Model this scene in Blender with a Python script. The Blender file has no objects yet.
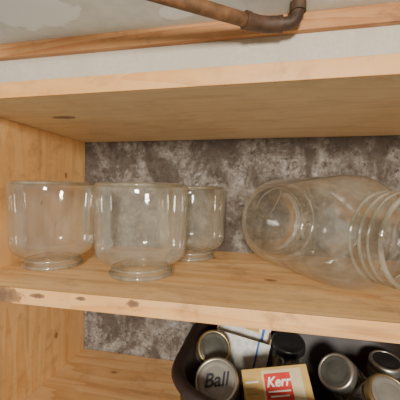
import bpy, bmesh, math, random
from mathutils import Vector, Matrix, Euler
random.seed(4)
H=1.5
scene=bpy.context.scene
col=scene.collection

# ---------------------------------------------------------------- helpers
def link(o): col.objects.link(o); return o
def empty(name,loc=(0,0,0)):
    e=bpy.data.objects.new(name,None); e.empty_display_size=.05; e.location=loc; return link(e)
def mesh_obj(name,bm,mats,parent=None,smooth=False):
    me=bpy.data.meshes.new(name); bm.normal_update(); bm.to_mesh(me); bm.free()
    for m in mats: me.materials.append(m)
    if smooth:
        for p in me.polygons: p.use_smooth=True
    o=bpy.data.objects.new(name,me); link(o)
    if parent: o.parent=parent
    return o
def box(name,x0,x1,y0,y1,z0,z1,mat,parent=None,bev=0.0):
    bm=bmesh.new(); bmesh.ops.create_cube(bm,size=1)
    for v in bm.verts:
        v.co=Vector(((x0+x1)/2+v.co.x*(x1-x0),(y0+y1)/2+v.co.y*(y1-y0),(z0+z1)/2+v.co.z*(z1-z0)))
    if bev: bmesh.ops.bevel(bm,geom=bm.edges[:],offset=bev,segments=2,affect='EDGES',profile=.5)
    return mesh_obj(name,bm,[mat],parent)
def lathe(name,prof,mat,parent=None,segs=72,close=False):
    bm=bmesh.new(); rings=[]
    for r,z in prof:
        if r<1e-6: rings.append([bm.verts.new((0,0,z))])
        else: rings.append([bm.verts.new((r*math.cos(2*math.pi*i/segs),r*math.sin(2*math.pi*i/segs),z)) for i in range(segs)])
    pairs=list(zip(rings[:-1],rings[1:]))
    if close: pairs.append((rings[-1],rings[0]))
    for a,b in pairs:
        for i in range(segs):
            j=(i+1)%segs
            if len(a)==1 and len(b)==1: continue
            if len(a)==1: bm.faces.new((a[0],b[j],b[i]))
            elif len(b)==1: bm.faces.new((a[i],a[j],b[0]))
            else: bm.faces.new((a[i],a[j],b[j],b[i]))
    bmesh.ops.recalc_face_normals(bm,faces=bm.faces[:])
    return mesh_obj(name,bm,[mat],parent,True)
def ringprof(R,z,r,n=10,sz=1):
    return [(R+r*math.cos(2*math.pi*i/n),z+sz*r*math.sin(2*math.pi*i/n)) for i in range(n)]
def smoothprof(p,n=5):
    out=[]
    for i in range(len(p)-1):
        p0=p[max(i-1,0)];p1=p[i];p2=p[i+1];p3=p[min(i+2,len(p)-1)]
        for k in range(n):
            t=k/n
            q=[.5*((2*p1[a])+(-p0[a]+p2[a])*t+(2*p0[a]-5*p1[a]+4*p2[a]-p3[a])*t*t+(-p0[a]+3*p1[a]-3*p2[a]+p3[a])*t**3) for a in (0,1)]
            out.append((max(0,q[0]),q[1]))
    out.append(p[-1]); return out

# ---------------------------------------------------------------- materials
def newmat(name):
    m=bpy.data.materials.new(name); m.use_nodes=True; nt=m.node_tree
    for n in list(nt.nodes): nt.nodes.remove(n)
    out=nt.nodes.new('ShaderNodeOutputMaterial'); return m,nt,out
def N(nt,t,**kw):
    n=nt.nodes.new(t)
    for k,v in kw.items(): setattr(n,k,v)
    return n
def L(nt,a,b): nt.links.new(a,b)
def ramp(nt,fac,stops):
    r=N(nt,'ShaderNodeValToRGB'); e=r.color_ramp.elements
    while len(e)<len(stops): e.new(.5)
    for el,(p,c) in zip(e,stops):
        el.position=p; el.color=(c[0],c[1],c[2],1) if not isinstance(c,(int,float)) else (c,c,c,1)
    L(nt,fac,r.inputs[0]); return r.outputs[0]
def mixc(nt,fac,a,b,mode='MIX'):
    m=N(nt,'ShaderNodeMix',data_type='RGBA',blend_type=mode)
    if isinstance(fac,(int,float)): m.inputs[0].default_value=fac
    else: L(nt,fac,m.inputs[0])
    for s,i in ((a,6),(b,7)):
        if isinstance(s,tuple): m.inputs[i].default_value=(*s[:3],1)
        else: L(nt,s,m.inputs[i])
    return m.outputs[2]
def math_(nt,op,a,b=None,clamp=False):
    m=N(nt,'ShaderNodeMath',operation=op,use_clamp=clamp)
    for s,i in ((a,0),(b,1)):
        if s is None: continue
        if isinstance(s,(int,float)): m.inputs[i].default_value=s
        else: L(nt,s,m.inputs[i])
    return m.outputs[0]
def noise(nt,vec,scale,detail=4,rough=.5,dist=0):
    n=N(nt,'ShaderNodeTexNoise'); n.inputs['Scale'].default_value=scale; n.inputs['Detail'].default_value=detail
    n.inputs['Roughness'].default_value=rough; n.inputs['Distortion'].default_value=dist
    L(nt,vec,n.inputs['Vector']); return n.outputs['Fac']
def mapping(nt,vec,scale=(1,1,1),loc=(0,0,0)):
    m=N(nt,'ShaderNodeMapping'); m.inputs['Scale'].default_value=scale; m.inputs['Location'].default_value=loc
    L(nt,vec,m.inputs['Vector']); return m.outputs[0]
def simple(name,c,rough=.5,metal=0,nscale=40,var=.15):
    m,nt,out=newmat(name); b=N(nt,'ShaderNodeBsdfPrincipled')
    tc=N(nt,'ShaderNodeTexCoord').outputs['Object']
    f=noise(nt,tc,nscale,4)
    cc=ramp(nt,f,[(.3,tuple(x*(1-var) for x in c)),(.7,tuple(min(1,x*(1+var)) for x in c))])
    L(nt,cc,b.inputs['Base Color']); b.inputs['Roughness'].default_value=rough; b.inputs['Metallic'].default_value=metal
    L(nt,b.outputs[0],out.inputs[0]); return m
def wood(name,light,mid,dark,stretch,loc=(0,0,0),knots=(),knotcol=(.24,.10,.04),rough=.5,tintscale=1.5,grain=.8,stain=.5):
    m,nt,out=newmat(name); b=N(nt,'ShaderNodeBsdfPrincipled')
    tc=N(nt,'ShaderNodeTexCoord').outputs['Object']
    km=None
    for (kp,ks,kr) in knots:
        v=N(nt,'ShaderNodeVectorMath',operation='SUBTRACT'); L(nt,tc,v.inputs[0]); v.inputs[1].default_value=kp
        v2=N(nt,'ShaderNodeVectorMath',operation='MULTIPLY'); L(nt,v.outputs[0],v2.inputs[0]); v2.inputs[1].default_value=ks
        ln=N(nt,'ShaderNodeVectorMath',operation='LENGTH'); L(nt,v2.outputs[0],ln.inputs[0])
        f=math_(nt,'DIVIDE',ln.outputs['Value'],kr)
        km=f if km is None else math_(nt,'MINIMUM',km,f)
    vec=mapping(nt,tc,stretch,loc)
    if km is not None:
        bump=math_(nt,'DIVIDE',.010,math_(nt,'ADD',math_(nt,'MULTIPLY',km,km),.6))
        va=N(nt,'ShaderNodeVectorMath',operation='ADD'); L(nt,vec,va.inputs[0]); L(nt,bump,va.inputs[1]); vec=va.outputs[0]
    n0=noise(nt,vec,9,2,.5,.3)
    w=math_(nt,'FRACT',math_(nt,'MULTIPLY',n0,9.0))
    w=math_(nt,'MULTIPLY',w,w)
    n1=noise(nt,vec,90,4,.6)
    n2=noise(nt,tc,tintscale*2,3,.5)
    n3=noise(nt,tc,16,6,.7)
    f=math_(nt,'ADD',math_(nt,'MULTIPLY',w,.55*grain),math_(nt,'MULTIPLY',n1,.45))
    c=ramp(nt,f,[(.15,light),(.5,mid),(.95,dark)])
    c=mixc(nt,ramp(nt,n2,[(.35,0),(.7,.35)]),c,dark)
    c=mixc(nt,ramp(nt,n3,[(.5,0),(.75,.35)]),c,tuple(min(1,x*1.12+.03) for x in light))
    c=mixc(nt,ramp(nt,noise(nt,mapping(nt,tc,stretch,(7,3,1)),24,5,.6),[(.54,0),(.72,stain)]),c,tuple(x*.5 for x in dark))
    c=mixc(nt,ramp(nt,noise(nt,mapping(nt,tc,(.6,1,1),(2,5,4)),13,6,.75,.3),[(.53,0),(.68,stain*.9)]),c,(dark[0]*.5,dark[1]*.5,dark[2]*.6))
    if km is not None:
        nk=noise(nt,tc,120,3)
        kk=math_(nt,'ADD',km,math_(nt,'MULTIPLY',math_(nt,'SUBTRACT',nk,.5),.9))
        c=mixc(nt,ramp(nt,kk,[(.45,.88),(.9,.65),(1.3,.28),(2.2,0)]) ,c,knotcol)
    L(nt,c,b.inputs['Base Color']); b.inputs['Roughness'].default_value=rough
    bp=N(nt,'ShaderNodeBump'); bp.inputs['Strength'].default_value=.12; bp.inputs['Distance'].default_value=.002
    L(nt,n1,bp.inputs['Height']); L(nt,bp.outputs[0],b.inputs['Normal'])
    L(nt,b.outputs[0],out.inputs[0]); return m
def glass(name,tint=(.93,.93,.88),edge=(.50,.50,.40),haze=.05,hazecol=(.88,.82,.68),spec=1.0,rim=.14,e0=.72):
    m,nt,out=newmat(name)
    tc=N(nt,'ShaderNodeTexCoord').outputs['Object']
    lw=N(nt,'ShaderNodeLayerWeight'); lw.inputs['Blend'].default_value=.5
    fc=ramp(nt,lw.outputs['Facing'],[(0,tint),(e0,tint),(.92,tuple(a*.45+b*.55 for a,b in zip(tint,edge))),(1,edge)])
    tr=N(nt,'ShaderNodeBsdfTransparent'); L(nt,fc,tr.inputs[0])
    gl=N(nt,'ShaderNodeBsdfGlossy'); gl.inputs['Roughness'].default_value=.05; gl.inputs[0].default_value=(1,1,1,1)
    bp=N(nt,'ShaderNodeBump'); bp.inputs['Strength'].default_value=.3; bp.inputs['Distance'].default_value=.005
    L(nt,noise(nt,tc,13,1),bp.inputs['Height']); L(nt,bp.outputs[0],gl.inputs['Normal'])
    fr=N(nt,'ShaderNodeFresnel'); fr.inputs['IOR'].default_value=1.45
    s1=N(nt,'ShaderNodeMixShader'); L(nt,math_(nt,'MINIMUM',math_(nt,'MULTIPLY',fr.outputs[0],spec),.6),s1.inputs[0]); L(nt,tr.outputs[0],s1.inputs[1]); L(nt,gl.outputs[0],s1.inputs[2])
    df=N(nt,'ShaderNodeBsdfDiffuse'); df.inputs[0].default_value=(*hazecol,1)
    tl=N(nt,'ShaderNodeBsdfTranslucent'); tl.inputs[0].default_value=(*hazecol,1)
    dd=N(nt,'ShaderNodeMixShader'); dd.inputs[0].default_value=.4; L(nt,df.outputs[0],dd.inputs[1]); L(nt,tl.outputs[0],dd.inputs[2])
    hz=ramp(nt,noise(nt,mapping(nt,tc,(1,1,.6)),12,7,.7),[(.38,haze*.35),(.70,haze*2.4)])
    hz2=math_(nt,'ADD',hz,ramp(nt,lw.outputs['Facing'],[(.78,0),(1,rim)]))
    s2=N(nt,'ShaderNodeMixShader'); L(nt,hz2,s2.inputs[0]); L(nt,s1.outputs[0],s2.inputs[1]); L(nt,dd.outputs[0],s2.inputs[2])
    L(nt,s2.outputs[0],out.inputs[0]); return m

def concrete():
    m,nt,out=newmat('concrete'); b=N(nt,'ShaderNodeBsdfPrincipled')
    tc=N(nt,'ShaderNodeTexCoord').outputs['Object']
    st=mapping(nt,tc,(1,1,.6),(1.3,0,.4))
    big=noise(nt,st,9,9,.68,.6); mid=noise(nt,tc,34,8,.78,.2); fine=noise(nt,tc,90,6,.8,.2)
    c=ramp(nt,mid,[(.36,(.070,.052,.037)),(.46,(.130,.104,.080)),(.55,(.195,.166,.135)),(.68,(.30,.27,.235))])
    eff=ramp(nt,noise(nt,mapping(nt,tc,(1,1,.8),(4,2,7)),7,8,.7,.5),[(.45,.06),(.60,.75)])
    sp=math_(nt,'MULTIPLY',ramp(nt,fine,[(.50,0),(.66,1)]),eff)
    c=mixc(nt,sp,c,(.50,.495,.48))
    c=mixc(nt,ramp(nt,big,[(.46,.0),(.56,.80)]),c,(.052,.035,.023))
    pit=ramp(nt,noise(nt,tc,50,5,.75),[(.37,.85),(.44,0)])
    c=mixc(nt,pit,c,(.030,.022,.016))
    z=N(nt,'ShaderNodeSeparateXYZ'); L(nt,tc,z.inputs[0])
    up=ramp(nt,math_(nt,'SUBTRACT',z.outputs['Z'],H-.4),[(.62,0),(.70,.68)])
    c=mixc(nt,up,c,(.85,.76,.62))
    L(nt,c,b.inputs['Base Color']); b.inputs['Roughness'].default_value=.9
    bp=N(nt,'ShaderNodeBump'); bp.inputs['Strength'].default_value=.6; bp.inputs['Distance'].default_value=.008
    L(nt,mid,bp.inputs['Height']); L(nt,bp.outputs[0],b.inputs['Normal'])
    L(nt,b.outputs[0],out.inputs[0]); return m
def drywall():
    m,nt,out=newmat('ceiling_drywall'); b=N(nt,'ShaderNodeBsdfPrincipled')
    tc=N(nt,'ShaderNodeTexCoord').outputs['Object']
    f=noise(nt,tc,30,4)
    c=ramp(nt,f,[(.3,(.66,.69,.68)),(.7,(.76,.79,.78))])
    wob=math_(nt,'MULTIPLY',math_(nt,'SUBTRACT',noise(nt,tc,14,4,.6),.5),1.1)
    for (p,s,r) in (((-.245,.815,H+.512),(1,1.5,0),.055),((-.66,.74,H+.512),(.7,1.2,0),.100),((.27,.80,H+.512),(.7,2.2,0),.11),((-.45,.62,H+.512),(1,1,0),.05)):
        v=N(nt,'ShaderNodeVectorMath',operation='SUBTRACT'); L(nt,tc,v.inputs[0]); v.inputs[1].default_value=p
        v2=N(nt,'ShaderNodeVectorMath',operation='MULTIPLY'); L(nt,v.outputs[0],v2.inputs[0]); v2.inputs[1].default_value=s
        ln=N(nt,'ShaderNodeVectorMath',operation='LENGTH'); L(nt,v2.outputs[0],ln.inputs[0])
        k=math_(nt,'ADD',math_(nt,'DIVIDE',ln.outputs['Value'],r),wob)
        c=mixc(nt,ramp(nt,k,[(.9,1),(.97,.7),(1.05,0)]),c,(.88,.95,1.0))
    L(nt,c,b.inputs['Base Color']); b.inputs['Roughness'].default_value=.75
    L(nt,b.outputs[0],out.inputs[0]); return m

XL=-.584; YF=.455; YW=.9; TH=.028
ZM=H-.174; ZT=H+.167; ZB=H-.531; XR=1.15
PL,PM,PD=(.87,.57,.27),(.79,.45,.175),(.60,.28,.08)
w_mid=wood('pine_mid_shelf',PL,PM,PD,(.10,1,1),(0,0,0),
   [((.02,.62,ZM),(1,1.4,.2),.014),((-.13,.80,ZM),(1,1.5,.2),.013)],knotcol=(.28,.12,.05),stain=.5)
w_top=wood('pine_top_shelf',(.84,.70,.45),(.77,.60,.35),(.62,.43,.21),(.10,1,1),(3,2,0),
   [((-.438,.592,ZT),(.6,1.3,.2),.018),((.5,.7,ZT),(1,1.4,.2),.014)],knotcol=(.18,.13,.08),grain=.6,stain=.3)
w_edge=wood('pine_top_edge',(.70,.39,.14),(.63,.31,.088),(.48,.20,.045),(.10,1,1),(2,6,0),grain=.7,stain=.45)
w_medge=wood('pine_mid_edge',(.72,.41,.16),(.65,.32,.10),(.50,.21,.055),(.10,1,1),(6,2,3),
   [((-.475,YF,ZM-.014),(.36,.3,1.2),.022),((-.385,YF,ZM-.010),(.5,.7,1.6),.008),((-.30,YF,ZM-.008),(.7,.7,1.8),.007),((-.205,YF,ZM-.008),(.7,.6,1.4),.009),((.21,YF,ZM-.016),(.8,.6,1.6),.005)],knotcol=(.09,.045,.028),grain=.7,stain=.8)
w_bot=wood('pine_bottom_shelf',(.68,.43,.20),(.60,.34,.13),(.42,.20,.06),(.10,1,1),(5,1,2),[((-.42,.8,ZB),(1,1.5,.2),.010)])
w_side=wood('pine_side_panel',(.78,.47,.19),(.70,.37,.125),(.50,.22,.065),(1,1,.10),(1,4,0),
   [((XL,.80,H+.05),(.2,1.4,1),.009),((XL,.70,H-.03),(.2,1.4,1),.007),((XL,.76,H-.42),(.2,1.3,1),.010)],grain=.6)
w_trim=wood('old_trim_wood',(.58,.30,.12),(.48,.21,.07),(.30,.11,.035),(.08,1,1),(9,1,2))
conc=concrete(); dry=drywall()

# ---------------------------------------------------------------- room
box('wall_back',-2.2,2.2,YW,YW+.15,0,H+.62,conc)
box('floor',-2.2,2.2,-2.8,YW,-.05,0,simple('floor_concrete',(.35,.33,.30),.85,0,12,.3))
box('ceiling',-2.2,2.2,.2,YW,H+.512,H+.54,dry)
box('trim_1',-2.2,2.2,YW-.022,YW,H+.463,H+.512,w_trim,bev=.002)

# ---------------------------------------------------------------- shelving
sh=empty('wooden_shelving_unit',(0,0,0))
box('middle_shelf',XL,XR,YF+.001,YW-.001,ZM-TH,ZM,w_mid,sh,.0008)
box('middle_shelf_edge_band',XL,XR,YF-.003,YF+.001,ZM-TH,ZM+.0003,w_medge,sh,.001)
box('top_shelf',XL-.30,XR+.03,YF+.001,YW-.001,ZT,ZT+TH,w_top,sh,.0008)
box('top_shelf_edge_band',XL-.30,XR+.03,YF-.003,YF+.001,ZT-.0003,ZT+TH,w_edge,sh,.001)
box('bottom_shelf',XL,XR,YF,YW-.001,ZB-TH,ZB,w_bot,sh,.0015)
box('side_panel_a',XL-.025,XL,YF+.002,YW-.001,0,ZT,w_side,sh,.001)
box('side_panel_b',XR,XR+.025,YF+.002,YW-.001,0,ZT,w_side,sh,.001)

# ---------------------------------------------------------------- copper pipe
def tube(name,pts,r,mat,parent=None,n=20):
    cu=bpy.data.curves.new(name,'CURVE'); cu.dimensions='3D'; cu.bevel_depth=r; cu.bevel_resolution=6; cu.use_fill_caps=True
    s=cu.splines.new('POLY'); s.points.add(len(pts)-1)
    for p,q in zip(s.points,pts): p.co=(*q,1)
    o=bpy.data.objects.new(name,cu); link(o)
    dg=bpy.context.evaluated_depsgraph_get(); me=bpy.data.meshes.new_from_object(o.evaluated_get(dg))
    bpy.data.objects.remove(o); me.materials.clear(); me.materials.append(mat)
    for p in me.polygons: p.use_smooth=True
    o=bpy.data.objects.new(name,me); link(o)
    if parent:o.parent=parent
    return o
def fillet(pts,rad,n=8):
    pts=[Vector(p) for p in pts]; out=[pts[0]]
    for a,b,c in zip(pts,pts[1:],pts[2:]):
        p=b+(a-b).normalized()*rad; q=b+(c-b).normalized()*rad
        for i in range(n+1):
            t=i/n; out.append(p*(1-t)**2+b*2*t*(1-t)+q*t*t)
    out.append(pts[-1]); return out
copper=simple('aged_copper',(.17,.080,.033),.6,.1,25,.6)
dull=simple('tarnished_fitting',(.085,.045,.025),.6,.2,30,.5)
pp=empty('copper_pipe')
K=Vector((-.010,.828,H+.460)); A=Vector((-.66,.378,H+.468))
d=(A-K).normalized()
tube('pipe_run',[A,K+d*.03],.0180,copper,pp)
tube('elbow',fillet([K+d*.050,K,(.035,.834,H+.460)],.024),.0210,dull,pp)
tube('pipe_return',fillet([(.02,.834,H+.460),(.080,.834,H+.460),(.084,.834,H+.511)],.024),.0170,dull,pp)
tube('collar_a',[K+d*.040,K+d*.054],.0230,dull,pp)
tube('collar_b',[(.034,.834,H+.460),(.046,.834,H+.460)],.0220,dull,pp)
tube('collar_c',[(.084,.834,H+.488),(.084,.834,H+.511)],.0215,dull,pp)

# ---------------------------------------------------------------- glass globes (neck down)
g_jar=glass('clear_glass',(.95,.94,.88),(.28,.26,.19),.075,spec=1.3,rim=.08)
g_big=glass('large_jar_glass',(.95,.945,.90),(.28,.28,.22),.050,spec=1.4,rim=.08)
g_rim=glass('thick_rim_glass',(.72,.70,.58),(.24,.22,.15),.14,spec=2.2,rim=.12,e0=.5)
def globe(x,y,R,h,rot=0):
    e=empty('glass_globe_jar',(x,y,ZM+.0005)); k=R/.1; fr=.066*k
    base=[(fr-.002,.0),(fr,.004),(fr-.001,.010),(fr-.004,.015),(fr-.004,.020),(fr+.004,.025),(R*.84,.033),(R*.935,.044),(R*.965,.062),(R*.98,.12),(R,h-.03),(R,h-.014),(R*.975,h-.004),(R*.92,h),(R*.80,h-.001),(R*.4,h-.002),(0,h-.002)]
    lathe('glass_body',smoothprof(base,4),g_jar,e)
    lathe('neck_lip',ringprof(fr-.001,.0046,.0042),g_rim,e,close=True)
    lathe('neck_bead',ringprof(fr-.004,.0175,.0020),g_rim,e,close=True)
    lathe('heel_ring',ringprof(R*.955,h-.0050,.0022),g_rim,e,close=True)
    return e
globe(-.485,.620,.096,.197)
globe(-.253,.600,.099,.194)
globe(-.190,.793,.094,.194)

# ---------------------------------------------------------------- big jar lying
R=.107
bj=empty('large_glass_jar')
prof=[(0,.010),(.05,.008),(.078,.001),(.088,0),(.098,.008),(R,.024),(R,.06),(R,.14),(R,.235),(R*.985,.262),(R*.92,.288),(R*.80,.310),(.0745,.325),(.0725,.334),(.0725,.340),(.0755,.344),(.0725,.349),(.0725,.354),(.0750,.358),(.0725,.363),(.072,.372),(.072,.378)]
lathe('glass_body',smoothprof(prof,4),g_big,bj,96)
lathe('mouth_rim',ringprof(.072,.379,.0036),g_rim,bj,96,close=True)
lathe('thread_1',ringprof(.0735,.344,.0024),g_rim,bj,96,close=True)
lathe('thread_2',ringprof(.0735,.359,.0018),g_rim,bj,96,close=True)
lathe('neck_bead',ringprof(.0745,.327,.0026),g_rim,bj,96,close=True)
lathe('heel_ring',ringprof(.088,.003,.0018),g_big,bj,96,close=True)
ax=Vector((.508,-.861,0)).normalized()
bj.rotation_mode='QUATERNION'; bj.rotation_quaternion=ax.to_track_quat('Z','Y')
bj.location=(.032,.818,ZM+R+.0008)
# moulded oval ring embossed on the jar wall (follows the cylinder)
qi=bj.rotation_quaternion.inverted(); vd=qi@Vector((-.75,-.45,.48)); th0=math.atan2(vd.y,vd.x)
pts=[]
for i in range(65):
    t=2*math.pi*i/64; a=th0+.36*math.cos(t); z=.120+.036*math.sin(t)
    pts.append((R*math.cos(a),R*math.sin(a),z))
tube('embossed_oval',pts,.0014,g_rim,bj)

# ---------------------------------------------------------------- storage tote
tote=simple('dark_plastic',(.020,.011,.009),.55,0,30,.3)
def rrect(hx,hy,r,n=12):
    pts=[]
    for cx,cy,a0 in ((hx-r,hy-r,0),(-hx+r,hy-r,90),(-hx+r,-hy+r,180),(hx-r,-hy+r,270)):
        for i in range(n+1):
            a=math.radians(a0+90*i/n); pts.append((cx+r*math.cos(a),cy+r*math.sin(a)))
    return pts
def loft(name,levels,mat,parent,cx,cy,capstart=True,capend=True):
    bm=bmesh.new(); rr=[]
    for hx,hy,r,z in levels: rr.append([bm.verts.new((cx+x,cy+y,z)) for x,y in rrect(hx,hy,r)])
    n=len(rr[0])
    for a,b in zip(rr[:-1],rr[1:]):
        for i in range(n): bm.faces.new((a[i],a[(i+1)%n],b[(i+1)%n],b[i]))
    if capstart: bm.faces.new(rr[0][::-1])
    if capend: bm.faces.new(rr[-1])
    bmesh.ops.recalc_face_normals(bm,faces=bm.faces[:])
    return mesh_obj(name,bm,[mat],parent,False)
CX,CY=.105,.675; zr=H-.346
te=empty('storage_tote')
t=loft('tub',[(.240,.160,.07,ZB+.001),(.248,.168,.08,ZB+.01),(.264,.185,.10,zr-.026),(.276,.197,.125,zr-.023),(.282,.203,.13,zr-.012),(.279,.200,.128,zr-.003),(.272,.193,.122,zr),(.262,.183,.114,zr-.003),(.256,.177,.108,zr-.012),(.245,.165,.075,ZB+.016),(.237,.157,.07,ZB+.012)],tote,te,CX,CY)
for p in t.data.polygons: p.use_smooth=True

# ---------------------------------------------------------------- canning jars (loose in the tote)
g_can=glass('canning_glass',(.88,.90,.86),(.32,.35,.30),.10,spec=1.8)
silver=simple('zinc_band',(.52,.49,.42),.35,.85,30,.2)
gold=simple('brass_band',(.42,.32,.16),.35,.85,30,.2)
pale=simple('pale_lid',(.28,.265,.22),.5,.4,30,.2)
smoke=simple('smoky_lid',(.09,.09,.075),.3,.3,30,.4)
black=simple('black_band',(.02,.02,.02),.35,.1)
ink=simple('dark_ink',(.03,.03,.035),.6)
def text(name,s,size,mat,parent,loc,rot=(0,0,0),shear=0,ext=.0003):
    cu=bpy.data.curves.new(name,'FONT'); cu.body=s; cu.size=size; cu.extrude=ext; cu.align_x='CENTER'; cu.align_y='CENTER'; cu.shear=shear; cu.offset=.0006
    o=bpy.data.objects.new(name,cu); link(o)
    dg=bpy.context.evaluated_depsgraph_get(); me=bpy.data.meshes.new_from_object(o.evaluated_get(dg)); bpy.data.objects.remove(o)
    me.materials.clear(); me.materials.append(mat)
    o=bpy.data.objects.new(name,me); link(o); o.parent=parent; o.location=loc; o.rotation_euler=rot; return o
def canjar(lid,axis,h=.14,r=.040,lm=pale,bm_=silver,txt=None,spin=0):
    e=empty('canning_jar'); axis=Vector(axis).normalized()
    z=axis; x=Vector((0,0,1)).cross(z)
    if x.length<.05: x=Vector((1,0,0))
    x.normalize(); y=z.cross(x)
    m=Matrix((x,y,z)).transposed().to_4x4() @ Matrix.Rotation(spin,4,'Z')
    base=Vector(lid)-axis*h
    e.matrix_world=Matrix.Translation(base)@m
    lr=r*.97
    lathe('glass_body',smoothprof([(0,.004),(r*.8,.002),(r*.93,.003),(r,.012),(r,.05),(r,h*.72),(r*.97,h*.79),(r*.85,h*.86),(r*.84,h-.012)],4),g_can,e,48)
    lathe('screw_band',[(lr-.001,h-.019),(lr,h-.019),(lr+.0012,h-.017),(lr,h-.015),(lr+.001,h-.009),(lr,h-.003),(lr-.002,h),(lr-.006,h+.0005),(lr-.007,h-.001),(lr-.003,h-.004)],bm_,e,64,close=True)
    lathe('lid_disc',[(0,h-.0008),(lr*.55,h-.0008),(lr*.62,h-.0016),(lr*.70,h-.0004),(lr-.006,h-.0008),(lr-.004,h-.003)],lm,e,64)
    if txt: text('lid_lettering',txt,.036,ink,e,(0,0,h+.0001),shear=.25)
    return e
canjar((-.086,.594,H-.380),(-.10,-.68,.72),.125,.047,pale,silver,'Ball',.30)
canjar((-.104,.692,H-.364),(.30,-.72,.62),.125,.042,smoke,gold)
canjar((.072,.772,H-.366),(.05,-.25,.95),.145,.042,black,black)
canjar((.160,.680,H-.376),(-.55,-.50,.66),.11,.040,smoke,silver)
canjar((.243,.605,H-.370),(.22,-.55,.80),.13,.044,pale,gold)
canjar((.290,.760,H-.380),(0,-.2,.97),.13,.036,black,silver)

# ---------------------------------------------------------------- cartons
card=simple('kraft_card',(.36,.24,.12),.8,0,60,.1)
yellow=simple('mustard_card',(.52,.32,.08),.6,0,60,.1)
cream=simple('cream_card',(.58,.47,.27),.6,0,60,.1)
red=simple('red_print',(.55,.022,.011),.55,0,60,.1)
white=simple('white_print',(.80,.76,.66),.6,0,60,.05)
blue=simple('blue_print',(.03,.10,.36),.6,0,60,.1)
newsp=simple('faded_card',(.66,.65,.58),.8,0,90,.2)
c=empty('lid_carton',(.040,.612,H-.408))
box('carton_body',-.066,.066,-.028,.028,-.052,.050,yellow,c,.0015)
box('front_label',-.022,.030,-.0290,-.0282,-.010,.038,red,c)
box('label_border',-.026,.052,-.0283,-.0279,-.015,.044,cream,c)
text('label_lettering','Kerr',.024,white,c,(.004,-.0293,.022),(math.pi/2,0,0),.3)
box('label_stripe',-.018,.026,-.0294,-.0289,.005,.0075,white,c)
box('label_stripe_low',-.014,.022,-.0294,-.0289,-.003,-.0005,white,c)
box('side_print_a',-.060,-.034,-.0285,-.0279,.024,.027,white,c)
box('side_print_b',-.060,-.038,-.0285,-.0279,.014,.016,card,c)
box('side_print_c',-.060,-.036,-.0285,-.0279,.004,.006,card,c)
box('end_flap_line',-.066,.066,-.0285,-.0279,-.046,-.043,card,c)
c.rotation_euler=(math.radians(-42),math.radians(-11),math.radians(4))
b=empty('cardboard_box',(-.052,.786,H-.413))
def bx(n,*a,m=newsp): return box(n,*a,m,b)
bx('wall_front',-.068,.072,-.030,-.027,-.06,.046); bx('wall_rear',-.068,.072,.027,.030,-.06,.092)
bx('wall_side_a',-.068,-.065,-.027,.027,-.06,.075,m=card); bx('wall_side_b',.069,.072,-.027,.027,-.06,.060,m=card)
bx('box_bottom',-.065,.069,-.027,.027,-.06,-.057,m=card)
bx('blue_band',-.01,.069,.0262,.027,.074,.084,m=blue); bx('blue_band_rear',.050,.057,.0262,.027,.030,.074,m=blue)
bx('rear_print',.005,.042,.0262,.027,.050,.066,m=yellow)
bx('blue_band_front',.04,.045,-.0308,-.030,-.02,.046,m=blue)
b.rotation_euler=(math.radians(-6),math.radians(11),math.radians(0))

# ---------------------------------------------------------------- light
w=bpy.data.worlds.new('world'); scene.world=w; w.use_nodes=True
w.node_tree.nodes['Background'].inputs[0].default_value=(1,.95,.87,1); w.node_tree.nodes['Background'].inputs[1].default_value=.55
def area(name,loc,target,size,power,c=(1,1,1)):
    l=bpy.data.lights.new(name,'AREA'); l.size=size; l.energy=power; l.color=c
    o=bpy.data.objects.new(name,l); link(o); o.location=loc
    o.rotation_euler=(Vector(target)-Vector(loc)).to_track_quat('-Z','Y').to_euler(); return o
area('room_lamp',(.20,-1.7,H+.30),(-.05,.7,H),.36,90,(1,.95,.87))

# ---------------------------------------------------------------- camera
cam=bpy.data.cameras.new('camera'); co=bpy.data.objects.new('camera',cam); link(co)
cam.sensor_width=36; cam.lens=36*297/400; cam.clip_start=.01
M=Matrix.Rotation(math.radians(11.8),4,'Z')@Matrix.Rotation(math.radians(90-1.15),4,'X')@Matrix.Rotation(math.radians(.85),4,'Z')
co.matrix_world=Matrix.Translation((0,0,H))@M
scene.camera=co
